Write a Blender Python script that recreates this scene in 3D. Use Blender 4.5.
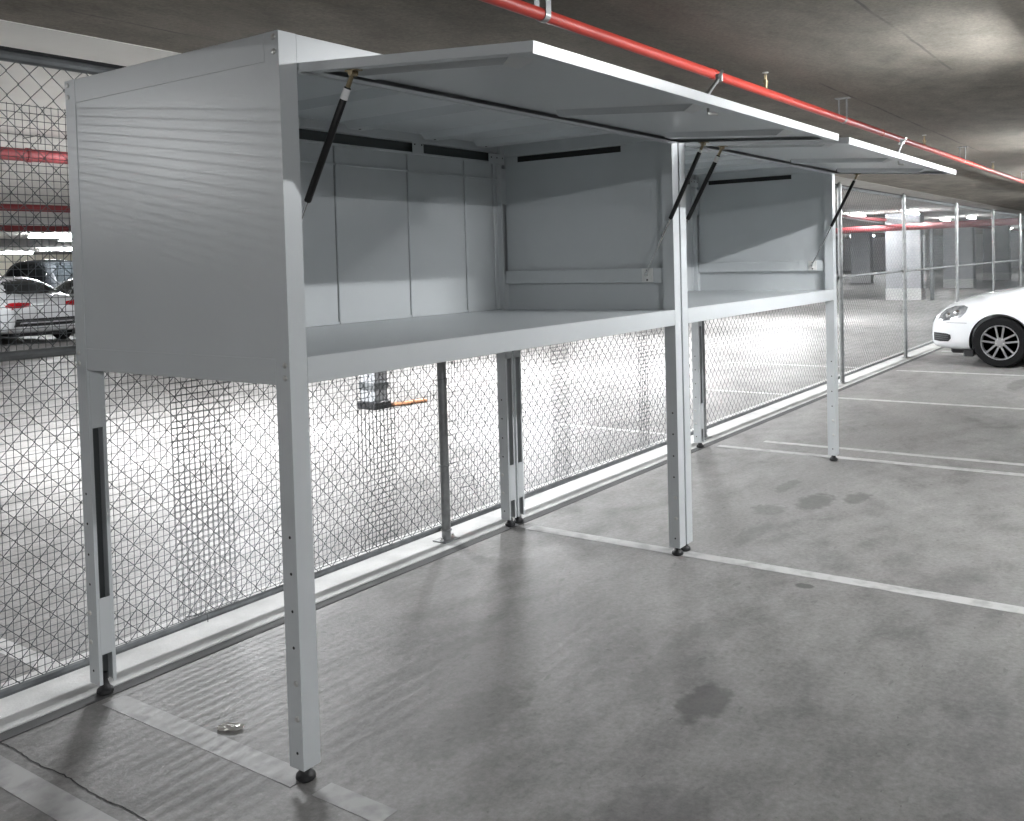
import bpy, bmesh, math, random
import numpy as np
from mathutils import Vector, Matrix
from mathutils.bvhtree import BVHTree

random.seed(7)
rng = np.random.default_rng(7)
for o in list(bpy.data.objects):
    bpy.data.objects.remove(o)
SC = bpy.context.scene
COL = SC.collection
PI = math.pi

# ---------------------------------------------------------------- camera, world, exposure
cam_d = bpy.data.cameras.new('camera')
cam = bpy.data.objects.new('camera', cam_d)
COL.objects.link(cam)
r = Vector((0.58081, -0.81358, -0.02724)); u = Vector((0.04373, -0.00223, 0.99904)); f = Vector((0.81286, 0.58144, -0.03429))
m = Matrix.Identity(4)
for i in range(3):
    m[i][0] = r[i]; m[i][1] = u[i]; m[i][2] = -f[i]
m.translation = (-1.77471, -2.02908, 1.45122)
cam.matrix_world = m
cam_d.sensor_fit = 'HORIZONTAL'; cam_d.sensor_width = 36.0
cam_d.lens = 955.05 / 1024 * 36
cam_d.shift_y = (294.62 - 410.5) / 1024
cam_d.clip_start = 0.05; cam_d.clip_end = 300
SC.camera = cam

w = bpy.data.worlds.new('world'); SC.world = w; w.use_nodes = True
w.node_tree.nodes['Background'].inputs[0].default_value = (0.75, 0.85, 1.0, 1)
w.node_tree.nodes['Background'].inputs[1].default_value = 0.02

SC.view_settings.view_transform = 'Standard'
SC.view_settings.look = 'None'
SC.view_settings.gamma = 1.0
SC.view_settings.use_curve_mapping = False
SC.view_settings.exposure = 3.85

TUBE = 75.0          # emission of a fluorescent tube
CEIL = 2.58

# ---------------------------------------------------------------- helpers
class MB:
    def __init__(s): s.v = []; s.f = []
    def add(s, vs, fs):
        n = len(s.v); s.v += [tuple(a) for a in vs]; s.f += [tuple(i + n for i in q) for q in fs]; return s
    def box(s, x0, x1, y0, y1, z0, z1):
        return s.add([(x0,y0,z0),(x1,y0,z0),(x1,y1,z0),(x0,y1,z0),(x0,y0,z1),(x1,y0,z1),(x1,y1,z1),(x0,y1,z1)],
              [(0,3,2,1),(4,5,6,7),(0,1,5,4),(1,2,6,5),(2,3,7,6),(3,0,4,7)])
    def bbox(s, x0, x1, y0, y1, z0, z1, b=.002):
        """box with chamfered edges along all axes"""
        bm = bmesh.new(); bmesh.ops.create_cube(bm, size=1)
        for v in bm.verts: v.co = Vector(((x0+x1)/2 + v.co.x*(x1-x0), (y0+y1)/2 + v.co.y*(y1-y0), (z0+z1)/2 + v.co.z*(z1-z0)))
        bmesh.ops.bevel(bm, geom=bm.edges[:], offset=b, segments=1, affect='EDGES')
        bm.verts.index_update()
        s.add([v.co for v in bm.verts], [[v.index for v in q.verts] for q in bm.faces]); bm.free(); return s
    def tube(s, pts, rad, n=8, cap=True):
        pts = [Vector(q) for q in pts]
        rads = rad if isinstance(rad, (list, tuple)) else [rad]*len(pts)
        base = len(s.v); ref = None
        for i, q in enumerate(pts):
            d = (pts[min(i+1, len(pts)-1)] - pts[max(i-1, 0)]).normalized()
            if ref is None:
                ref = Vector((0,0,1)) if abs(d.z) < .9 else Vector((1,0,0))
            a = d.cross(ref).normalized(); b = d.cross(a).normalized(); ref = -b if False else ref
            for k in range(n):
                t = 2*PI*k/n
                s.v.append(tuple(q + rads[i]*(math.cos(t)*a + math.sin(t)*b)))
        for i in range(len(pts)-1):
            for k in range(n):
                k2 = (k+1) % n
                s.f.append((base+i*n+k, base+i*n+k2, base+(i+1)*n+k2, base+(i+1)*n+k))
        if cap:
            s.f.append(tuple(base+k for k in range(n))[::-1]); e = base+(len(pts)-1)*n
            s.f.append(tuple(e+k for k in range(n)))
        return s
    def lathe(s, prof, c=(0,0,0), axis='z', n=24, closed=False, cap=True):
        """prof: list of (radius, height)"""
        base = len(s.v); L = len(prof)
        for (rr, h) in prof:
            for k in range(n):
                t = 2*PI*k/n; a, b = rr*math.cos(t), rr*math.sin(t)
                p = (a, b, h) if axis == 'z' else ((h, a, b) if axis == 'x' else (b, h, a))
                s.v.append((p[0]+c[0], p[1]+c[1], p[2]+c[2]))
        for i in range(L if closed else L-1):
            j = (i+1) % L
            for k in range(n):
                k2 = (k+1) % n
                s.f.append((base+i*n+k, base+i*n+k2, base+j*n+k2, base+j*n+k))
        if not closed and cap:
            if prof[0][0] > 1e-6: s.f.append(tuple(base+k for k in range(n))[::-1])
            if prof[-1][0] > 1e-6: s.f.append(tuple(base+(L-1)*n+k for k in range(n)))
        return s
    def build(s, name, mat, parent=None, smooth=False, auto=None):
        me = bpy.data.meshes.new(name); me.from_pydata(s.v, [], s.f); me.validate()
        bm = bmesh.new(); bm.from_mesh(me); bmesh.ops.recalc_face_normals(bm, faces=bm.faces[:]); bm.to_mesh(me); bm.free()
        o = bpy.data.objects.new(name, me); COL.objects.link(o)
        if mat: me.materials.append(mat)
        if smooth: me.shade_smooth()
        if auto is not None:
            try: me.set_sharp_from_angle(angle=auto)
            except Exception: pass
        if parent: o.parent = parent
        return o
def sm(mb, name, mat, parent=None): return mb.build(name, mat, parent, True, math.radians(35))
def box(name, mat, parent, x0, x1, y0, y1, z0, z1, b=.0015):
    return (MB().bbox(x0,x1,y0,y1,z0,z1,b) if b else MB().box(x0,x1,y0,y1,z0,z1)).build(name, mat, parent)
def empty(name, loc, rz=0):
    o = bpy.data.objects.new(name, None); COL.objects.link(o); o.location = loc; o.rotation_euler = (0,0,rz); o.empty_display_size = .1
    return o
def tag(o, label=None, cat=None, group=None, kind=None):
    if label: o['label'] = label
    if cat: o['category'] = cat
    if group: o['group'] = group
    if kind: o['kind'] = kind
    return o
def copy_tree(o, parent=None):
    c = o.copy(); COL.objects.link(c); c.parent = parent
    for ch in list(o.children): copy_tree(ch, c)
    return c
def raw(name, V, F, mat, parent=None, smooth=False):
    me = bpy.data.meshes.new(name)
    V = np.asarray(V, np.float32); F = np.asarray(F, np.int32)
    me.vertices.add(len(V)); me.vertices.foreach_set('co', V.ravel())
    k = F.shape[1]
    me.loops.add(F.size); me.loops.foreach_set('vertex_index', F.ravel())
    me.polygons.add(len(F)); me.polygons.foreach_set('loop_start', np.arange(0, F.size, k, dtype=np.int32))
    me.update(calc_edges=True); me.validate()
    if smooth: me.shade_smooth()
    o = bpy.data.objects.new(name, me); COL.objects.link(o); me.materials.append(mat)
    if parent: o.parent = parent
    return o
def wires(polys, rad, n=3):
    """polys: array (W, P, 3) of wire polylines -> verts, quads"""
    P = np.asarray(polys, float); Wn, Pn, _ = P.shape
    d = np.gradient(P, axis=1); d /= np.linalg.norm(d, axis=2, keepdims=True)+1e-12
    a = np.cross(d, np.array([0,1.0,0])); a /= np.linalg.norm(a, axis=2, keepdims=True)+1e-12
    b = np.cross(d, a)
    t = np.arange(n)*2*PI/n
    V = P[:,:,None,:] + rad*(np.cos(t)[None,None,:,None]*a[:,:,None,:] + np.sin(t)[None,None,:,None]*b[:,:,None,:])
    idx = np.arange(Wn*Pn*n).reshape(Wn, Pn, n)
    i0 = idx[:,:-1,:]; i1 = idx[:,1:,:]
    F = np.stack([i0, np.roll(i0,-1,2), np.roll(i1,-1,2), i1], -1).reshape(-1,4)
    return V.reshape(-1,3), F

# ---------------------------------------------------------------- materials
def mat(name, col, rough=.5, metal=0, var=0, scale=8, bump=0, bscale=60, spec=.5, coat=0, col2=None):
    M = bpy.data.materials.new(name); M.use_nodes = True
    nt = M.node_tree; B = nt.nodes['Principled BSDF']
    B.inputs['Roughness'].default_value = rough; B.inputs['Metallic'].default_value = metal
    B.inputs['Specular IOR Level'].default_value = spec; B.inputs['Coat Weight'].default_value = coat
    B.inputs['Base Color'].default_value = (*col, 1)
    tc = nt.nodes.new('ShaderNodeTexCoord')
    if var or col2:
        n = nt.nodes.new('ShaderNodeTexNoise'); n.inputs['Scale'].default_value = scale; n.inputs['Detail'].default_value = 6
        nt.links.new(tc.outputs['Object'], n.inputs['Vector'])
        rp = nt.nodes.new('ShaderNodeValToRGB')
        c2 = col2 or tuple(c*(1-var) for c in col)
        rp.color_ramp.elements[0].position = .35; rp.color_ramp.elements[1].position = .65
        rp.color_ramp.elements[0].color = (*c2, 1); rp.color_ramp.elements[1].color = (*col, 1)
        nt.links.new(n.outputs['Fac'], rp.inputs['Fac']); nt.links.new(rp.outputs['Color'], B.inputs['Base Color'])
    if bump:
        n2 = nt.nodes.new('ShaderNodeTexNoise'); n2.inputs['Scale'].default_value = bscale; n2.inputs['Detail'].default_value = 3
        nt.links.new(tc.outputs['Object'], n2.inputs['Vector'])
        bp = nt.nodes.new('ShaderNodeBump'); bp.inputs['Strength'].default_value = bump; bp.inputs['Distance'].default_value = .01
        nt.links.new(n2.outputs['Fac'], bp.inputs['Height']); nt.links.new(bp.outputs['Normal'], B.inputs['Normal'])
    return M
def emis(name, col, s):
    M = bpy.data.materials.new(name); M.use_nodes = True
    B = M.node_tree.nodes['Principled BSDF']; B.inputs['Base Color'].default_value = (.8,.8,.8,1)
    B.inputs['Emission Color'].default_value = (*col,1); B.inputs['Emission Strength'].default_value = s
    return M
M = {}
M['paint'] = mat('grey powder coat', (.60,.625,.635), .30, 0, .03, 3, .03, 400)
M['paint_in'] = M['paint']
M['slot'] = mat('dark slot steel', (.10,.11,.11), .5, .3)
M['zinc'] = mat('zinc bolt', (.62,.62,.60), .35, .6)
M['bracket'] = mat('bright zinc bracket', (.82,.82,.80), .35, .2)
M['rubber'] = mat('black rubber', (.012,.012,.013), .5)
M['black'] = mat('black strut paint', (.004,.004,.0045), .35)
M['chrome'] = mat('chrome rod', (.7,.7,.7), .15, 1)
M['brass'] = mat('brass fitting', (.33,.27,.17), .35, .9)
M['white'] = mat('white sticker', (.8,.8,.8), .5)
M['galv'] = mat('galvanised steel', (.36,.37,.37), .4, .75, .25, 20)
M['wire'] = mat('fence wire', (.13,.14,.145), .5, .35)
M['rail_dark'] = mat('dull rail steel', (.16,.17,.175), .5, .3, .3, 15)
M['galv2'] = mat('dull galvanised rail', (.22,.228,.232), .5, .3, .25, 15)
M['red'] = mat('red pipe paint', (.50,.05,.035), .38, 0, .15, 4)
M['darkred'] = mat('dull red pipe paint', (.22,.03,.035), .6, 0, .15, 4)
M['hole'] = mat('hole', (.02,.02,.02), .8)
M['fixture'] = mat('white fixture', (.75,.76,.76), .4)
M['tube'] = emis('fluorescent tube', (.95,.98,1.0), TUBE)
M['column'] = mat('grey column concrete', (.33,.34,.355), .7, 0, .15, 2, .1, 30)
M['wallgrey'] = mat('wall grey', (.5,.5,.5), .8, 0, .1, 1)
M['wallcream'] = mat('wall cream', (.72,.68,.58), .8, 0, .08, 1)
M['carwhite'] = mat('white car paint', (.80,.82,.84), .2, 0, coat=.6)
M['cardark'] = mat('dark car paint', (.045,.05,.055), .25, 0, coat=.6)
M['carsilver'] = mat('silver car paint', (.45,.46,.47), .25, .5, coat=.5)
M['glass'] = mat('tinted car glass', (.015,.018,.02), .06)
M['lamp'] = mat('headlamp glass', (.14,.15,.16), .1, .4, col2=(.45,.46,.47), scale=9)
M['taillamp'] = mat('tail lamp red', (.55,.02,.03), .2)
M['alloy'] = mat('alloy wheel', (.42,.42,.43), .3, .8)
M['plastic'] = mat('black plastic', (.02,.02,.022), .55)
M['orange'] = mat('orange strip colour', (.55,.27,.14), .5)
M['foil'] = mat('crumpled foil', (.62,.60,.57), .3, .6)
M['kerb'] = mat('kerb concrete', (.62,.62,.61), .75, 0, .22, 5, .15, 90)
M['grime'] = mat('dark kerb face', (.07,.07,.07), .8, 0, .2, 4)
M['tyre'] = mat('tyre rubber', (.008,.008,.0085), .85, spec=.2)

def concrete(name, c0, c1, rough, kind):
    Mt = bpy.data.materials.new(name); Mt.use_nodes = True
    nt = Mt.node_tree; N = nt.nodes; L = nt.links; B = N['Principled BSDF']
    B.inputs['Roughness'].default_value = rough; B.inputs['Specular IOR Level'].default_value = .28
    tc = N.new('ShaderNodeTexCoord'); V = tc.outputs['Object']
    def noise(sc, det=6, ro=.55, stretch=None):
        n = N.new('ShaderNodeTexNoise'); n.inputs['Scale'].default_value = sc; n.inputs['Detail'].default_value = det; n.inputs['Roughness'].default_value = ro
        if stretch:
            mp = N.new('ShaderNodeMapping'); mp.inputs['Scale'].default_value = stretch; L.new(V, mp.inputs['Vector']); L.new(mp.outputs['Vector'], n.inputs['Vector'])
        else: L.new(V, n.inputs['Vector'])
        return n.outputs['Fac']
    def mth(op, a, b=None, clamp=False):
        n = N.new('ShaderNodeMath'); n.operation = op; n.use_clamp = clamp
        for i, q in enumerate((a, b)):
            if q is None: continue
            if isinstance(q, (int, float)): n.inputs[i].default_value = q
            else: L.new(q, n.inputs[i])
        return n.outputs[0]
    def ramp(fac, p0, p1, a, b):
        n = N.new('ShaderNodeMapRange'); n.inputs['From Min'].default_value = p0; n.inputs['From Max'].default_value = p1
        n.inputs['To Min'].default_value = a; n.inputs['To Max'].default_value = b; L.new(fac, n.inputs['Value']); return n.outputs[0]
    def mix(fac, a, b, typ='MIX'):
        n = N.new('ShaderNodeMix'); n.data_type = 'RGBA'; n.blend_type = typ
        if isinstance(fac, (int, float)): n.inputs[0].default_value = fac
        else: L.new(fac, n.inputs[0])
        for i, q in ((6, a), (7, b)):
            if isinstance(q, tuple): n.inputs[i].default_value = (*q, 1)
            else: L.new(q, n.inputs[i])
        return n.outputs[2]
    sep = N.new('ShaderNodeSeparateXYZ'); L.new(V, sep.inputs[0]); X, Y = sep.outputs[0], sep.outputs[1]
    big = ramp(noise(.7, 5), .3, .7, 0, 1)
    c = mix(big, c0, c1)
    med = ramp(noise(3.2, 8, .65, (1, 1.7, 1)), .38, .68, 0, 1)
    c = mix(mth('MULTIPLY', med, .75), c, tuple(q*.62 for q in c0))
    sm2 = ramp(noise(1.6, 10, .72, (1, 1.4, 1)), .40, .62, 0, 1)
    c = mix(mth('MULTIPLY', sm2, .55), c, tuple(min(1, q*1.28) for q in c1))
    fine = ramp(noise(45, 6, .75), .3, .7, .74, 1.22)
    g = N.new('ShaderNodeCombineXYZ')
    for i in range(3): L.new(fine, g.inputs[i])
    c = mix(1.0, c, g.outputs[0], 'MULTIPLY')
    if kind == 'floor':
        # scattered dark specks and scuffs
        sp = ramp(noise(9, 3, .5, (1, 2.2, 1)), .66, .72, 0, .5); c = mix(sp, c, (.10,.10,.095))
        sc2 = ramp(noise(26, 3, .5, (1, 3.0, 1)), .70, .74, 0, .6); c = mix(sc2, c, (.07,.07,.068))
        sc3 = ramp(noise(31, 3, .5, (2.4, 1, 1)), .71, .75, 0, .45); c = mix(sc3, c, (.42,.41,.40))
        wob = noise(14, 4)
        def stain(cx, cy, rx, ry, strength, col=(.05,.048,.045)):
            nonlocal c
            dx = mth('DIVIDE', mth('SUBTRACT', X, cx), rx); dy = mth('DIVIDE', mth('SUBTRACT', Y, cy), ry)
            d = mth('SQRT', mth('ADD', mth('MULTIPLY', dx, dx), mth('MULTIPLY', dy, dy)))
            d = mth('ADD', d, mth('MULTIPLY', mth('SUBTRACT', wob, .5), 1.3))
            c = mix(ramp(d, .75, 1.05, strength, 0), c, col)
        stain(1.056, -.727, .15, .085, .62)
        stain(2.307, -.637, .035, .045, .7)
        stain(3.75, -.22, .22, .10, .55); stain(3.95, -.40, .16, .07, .5); stain(3.45, -.05, .12, .10, .4); stain(4.05, .05, .2, .05, .35)
        stain(9.6, -.5, .5, .10, .5); stain(2.95, -.15, .25, .06, .25)
        stain(.55, -.15, .35, .12, .3); stain(.9, .25, .3, .08, .25); stain(1.5, -.5, .5, .1, .22); stain(.2,-.9,.4,.2,.3)
    else:
        # formwork joints in the slab soffit
        wv = noise(1.1, 3)
        for (cy, x0, x1, wd) in ((-.80, 2.5, 4.75, .010), (-.01, 4.6, 10.5, .012), (-1.25, 5.0, 30, .008), (1.9, -9, 40, .01), (3.6, -9, 60, .01)):
            dd = mth('ABSOLUTE', mth('SUBTRACT', mth('ADD', Y, mth('MULTIPLY', wv, .05)), cy+.025))
            k = mth('MULTIPLY', ramp(dd, wd*.5, wd, 1, 0), mth('MULTIPLY', mth('GREATER_THAN', X, x0), mth('LESS_THAN', X, x1)))
            c = mix(mth('MULTIPLY', k, ramp(noise(3), .35, .6, .2, .85)), c, (.07,.065,.06))
        for (cx, y0, y1) in ((5.1, -1.6, .2), (4.4, -1.0, .3), (8.5, -.6, .1), (12.3, -3, 1.5)):
            dd = mth('ABSOLUTE', mth('SUBTRACT', mth('ADD', X, mth('MULTIPLY', wv, .7)), cx+.35))
            k = mth('MULTIPLY', ramp(dd, .004, .010, 1, 0), mth('MULTIPLY', mth('GREATER_THAN', Y, y0), mth('LESS_THAN', Y, y1)))
            c = mix(mth('MULTIPLY', k, ramp(noise(4), .45, .6, 0, .7)), c, (.10,.095,.09))
    L.new(c, B.inputs['Base Color'])
    bp = N.new('ShaderNodeBump'); bp.inputs['Strength'].default_value = .12; bp.inputs['Distance'].default_value = .01
    L.new(noise(70, 4), bp.inputs['Height']); L.new(bp.outputs['Normal'], B.inputs['Normal'])
    return Mt
M['floor'] = concrete('floor concrete', (.152,.147,.142), (.248,.241,.234), .55, 'floor')
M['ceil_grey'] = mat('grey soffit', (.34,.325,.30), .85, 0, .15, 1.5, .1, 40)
M['ceil_white'] = mat('pale soffit', (.74,.73,.70), .8, 0, .12, 1.5, .1, 40)  # paler than the slab over the cabinets; left part beyond the fence
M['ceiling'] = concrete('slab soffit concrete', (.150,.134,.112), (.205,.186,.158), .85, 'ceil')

def line_paint(c0, c1):
    Mt = bpy.data.materials.new('worn line paint'); Mt.use_nodes = True
    nt = Mt.node_tree; N = nt.nodes; L = nt.links; B = N['Principled BSDF']; B.inputs['Roughness'].default_value = .6
    tc = N.new('ShaderNodeTexCoord'); n = N.new('ShaderNodeTexNoise'); n.inputs['Scale'].default_value = 11; n.inputs['Detail'].default_value = 7
    L.new(tc.outputs['Object'], n.inputs['Vector'])
    rp = N.new('ShaderNodeValToRGB'); rp.color_ramp.elements[0].position = .36; rp.color_ramp.elements[1].position = .52
    rp.color_ramp.elements[0].color = (*c0,1); rp.color_ramp.elements[1].color = (*c1,1)
    L.new(n.outputs['Fac'], rp.inputs['Fac']); L.new(rp.outputs['Color'], B.inputs['Base Color'])
    return Mt
M['line'] = line_paint((.33,.325,.32), (.47,.465,.46))
M['line_old'] = line_paint((.25,.246,.243), (.355,.35,.346))

# ---------------------------------------------------------------- setting
floor = tag(box('floor', M['floor'], None, -16, 76, -12, 50, -.2, 0, 0), 'grey stained concrete car park floor', kind='structure')
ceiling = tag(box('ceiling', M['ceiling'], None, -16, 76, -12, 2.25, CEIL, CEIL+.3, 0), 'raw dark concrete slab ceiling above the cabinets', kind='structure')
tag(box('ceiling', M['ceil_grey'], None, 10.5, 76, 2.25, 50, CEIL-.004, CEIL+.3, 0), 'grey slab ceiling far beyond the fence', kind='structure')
tag(box('ceiling', M['ceil_white'], None, -16, 10.5, 2.25, 50, CEIL-.004, CEIL+.3, 0), 'pale slab ceiling beyond the fence', kind='structure')
tag(box('wall_back', M['wallcream'], None, -16, 76, 50, 50.2, 0, CEIL, 0), 'cream far wall behind parked cars', kind='structure')
tag(box('wall_right', M['wallgrey'], None, 76, 76.2, -12, 50, 0, CEIL, 0), 'grey far end wall of the car park', kind='structure')
tag(box('wall_left', M['wallgrey'], None, -16.2, -16, -12, 50, 0, CEIL, 0), 'grey side wall of the car park', kind='structure')
tag(box('wall_front', M['wallgrey'], None, -16, 76, -12.2, -12, 0, CEIL, 0), 'grey near wall of the car park', kind='structure')
tag(box('trim_1', M['kerb'], None, -8, 60, 1.055, 1.42, 0, .006, .002), 'pale concrete kerb strip under the mesh fence', kind='structure')

k_ = MB().box(-8, 60, 1.0, 1.055, 0, .002).build('joint_strip', M['grime'], bpy.data.objects['trim_1'])
tag(k_, 'dark sealed joint along the kerb strip')

def fline(x0, x1, y0, y1, name='parking_line', old=False):
    o = MB().box(x0, x1, y0, y1, .0002, .0012).build(name, M['line_old' if old else 'line'], floor); return o
fline(-.025, .06, .03, .965, old=True); fline(-.02, .055, -.30, -.05, old=True)
fline(-.475, -.385, -9, .98, old=True)
fline(2.425, 2.51, -7, .93)
fline(5.0, 5.075, -7, .94); fline(5.33, 5.40, -7, .70)
fline(7.82, 7.90, -7, .93); fline(10.35, 10.43, -7, .93); fline(12.9, 12.98, -7, .93)
for x, y1 in ((0.05, 1.9), (5.3, 2.6), (7.88, 2.9), (10.5, 3.2)): fline(x-.04, x+.04, 1.43, y1)
j = MB()
pts = [(-.345 + .004*math.sin(k*.37) + random.uniform(-.0025,.0025), 1.0 - k*.018) for k in range(200)]
for a, b in zip(pts, pts[1:]):
    j.add([(a[0]-.002,a[1],.0014),(a[0]+.002,a[1],.0014),(b[0]+.002,b[1],.0014),(b[0]-.002,b[1],.0014)], [(0,1,2,3)])
tag(j.build('floor_joint', M['hole'], floor), 'dark cracked joint in the floor')

# columns and far structure behind the fence
def column(x0, x1, y0, y1, label):
    t = empty('concrete_column', ((x0+x1)/2, (y0+y1)/2, 0))
    hx, hy = (x1-x0)/2, (y1-y0)/2
    box('shaft', M['column'], t, -hx, hx, -hy, hy, 0, CEIL-.004, .02)
    box('base_strip', M['wallgrey'], t, -hx-.006, hx+.006, -hy-.006, hy+.006, 0, .35, .004)
    return tag(t, label, 'column', 'columns behind the fence')
c1 = column(28.0, 28.5, 4.50, 5.50, 'nearest broad grey column beyond the fence, with downpipes on its right')
column(37.4, 37.9, 4.72, 5.76, 'grey column second from the right, seen above the white hatchback bonnet')
column(47.0, 47.6, 4.87, 5.95, 'rightmost grey column, seen above the white hatchback windscreen base')
column(44.7, 45.2, 10.4, 11.3, 'farthest narrow grey column just right of the farther cabinet')
for (yy, rr, mm, nm, lab) in ((4.42, .05, 'galv', 'downpipe', 'pale downpipe on the nearest column'), (4.22, .06, 'rail_dark', 'downpipe', 'dark downpipe beside the nearest column')):
    t = tag(sm(MB().tube([(0,0,0 if rr>.055 else .35),(0,0,2.3 if rr>.055 else 1.9)], rr, 10), nm, M[mm]), lab, 'pipe'); t.location = (28.1, yy, 0)
t = empty('steel_post', (5.28, 4.78, 0))
box('shaft', M['column'], t, -.10, .10, -.10, .10, 0, CEIL-.004, .01)
box('base_collar', M['plastic'], t, -.125, .125, -.125, .125, 0, .08, .01)
box('guard_band', M['rail_dark'], t, -.11, .11, -.11, .11, .20, .27, .005)
tag(t, 'grey column with dark base collar seen through fence under nearer cabinet', 'column')
o = sm(MB().tube([(5.42,4.68,.022),(5.55,4.62,.022),(5.7,4.60,.022),(5.82,4.55,.022)], .022, 8), 'orange_strip', M['orange'])  # thin orange tube for the streak beside the column base
tag(o, 'orange strip lying on the bright floor beside the column base', 'hose')

# ---------------------------------------------------------------- ceiling lights
def light(x, y, L=1.2, label=None, group='battens out of view', rz=0, s=None, rad=.016, drop=0, W=None, tilt=0, sy=.03):
    t = empty('batten_light', (x, y, CEIL-(.004 if y > 2.25 else 0)), rz)
    box('housing', M['fixture'], t, -L/2-.03, L/2+.03, -.03, .03, -.045, 0, .004)
    for sx in (-1, 1):
        box('lamp_holder', M['fixture'], t, sx*(L/2+.012)-.012, sx*(L/2+.012)+.012, -.016, .016, -.095, -.045, .003)
    mt = M['tube']
    if s is not None:
        key = 'tube%g' % s
        if key not in M: M[key] = emis('fluorescent tube %g' % s, (.95,.98,1.0), s)
        mt = M[key]
    sm(MB().tube([(-L/2,0,-.075),(L/2,0,-.075)], rad, 8), 'tube', mt, t)
    if W:                       # the lamp's own light: a slim strip under the housing, tilted to steer its brightness
        ld = bpy.data.lights.new('lamp_light', 'AREA'); ld.shape = 'RECTANGLE'; ld.size = L; ld.size_y = sy; ld.energy = W; ld.color = (.96,.98,1.0)
        lo = bpy.data.objects.new('lamp_light', ld); COL.objects.link(lo); lo.parent = t; lo.location = (0,0,-.093-rad*.2); lo.rotation_euler = (math.radians(tilt),0,0)
    if drop:  # hung low so the bare tube lights the ceiling
        for ch in t.children: ch.location.z = -drop
        for sx in (-1, 1): sm(MB().tube([(sx*L*.4,0,-drop),(sx*L*.4,0,0)], .004, 6), 'suspension_rod', M['galv'], t)
    return tag(t, label or 'unseen fluorescent batten placed to light the scene', 'ceiling light', group)
# row just beyond the fence
light(-3.3, 4.9, W=2.0, tilt=-60, s=6, rad=.012, sy=.022)
light(3.5, 4.7, W=36, s=6, rad=.012, sy=.11); light(8.4, 5.1, W=42, s=6, sy=.11); light(13.0, 5.3, W=30, s=6); light(18.5, 5.3, W=34, s=6)
RB = 'battens over the lane beyond the fence'
light(26.6, 5.9, 1.5, 'batten light nearest the farther cabinet, above the red crossing pipe', RB, s=24, rad=.03)
light(26.4, 4.35, 1.3, 'batten light just right of the nearest fence upright past the cabinets', RB, s=24, rad=.03)
light(34.0, 5.0, 1.3, 'batten light left of the second fence upright past the cabinets', RB, s=24, rad=.03)
light(33, 4.0, 1.3, 'bright batten midway between the second and third fence uprights past the cabinets', RB, s=10, rad=.03, W=14)
light(56, 6.1, 1.5, 'distant batten left of the rightmost fence upright', RB, s=24, rad=.04)
light(62, 15.5, 1.5, 'distant batten low beside the farther cabinet post', RB, PI/2, s=24, rad=.05)
light(58, 12, 1.5, 'distant batten glowing between the first and second column', RB, PI/2, s=24, rad=.05)
light(-6.0, 11.8, W=6, tilt=-72, s=6, rad=.012, sy=.045); light(2.0, 11.0, W=9, s=6, sy=.2); light(11.5, 11.8, W=9, s=6, sy=.2); light(22, 11.8, W=24, s=6)  # first casts the panel stripes; the others are unseen fill lamps
RL = 'battens above the parked cars at the left'
light(12.4, 23.5, 1.5, 'bright batten above the white sedan at the left', RL, s=24, rad=.05)
light(20.0, 37, 1.6, 'faint batten behind the left cabinet edge above the sedan', RL, s=24, rad=.05)
light(20.9, 43, 2.2, 'batten at the left picture edge above the dark wagon', RL, s=24, rad=.05)
light(5, 18.5, W=14, s=6, sy=.2); light(15, 27, W=14, s=6); light(38, 12, W=34, s=6)  # unseen fill lamps added to brighten the background
# row on the near side of the fence
light(3.1, -2.6, 1.1, W=7.8, tilt=82, s=6, rad=.012)
light(4.0, -1.45, s=13, drop=.24); light(9.8, -1.45, s=44, drop=.36); light(14.8, -1.2, s=75, drop=.36); light(21.5, -1.2, s=85, drop=.36)  # past the first, unseen hung lamps added to brighten the far right ceiling
light(-3.2, -6.5, W=10, tilt=70, s=6); light(-4.8, -1.6, W=5, tilt=10, s=6)  # unseen lamps behind the camera, added to lift the dim front left

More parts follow.
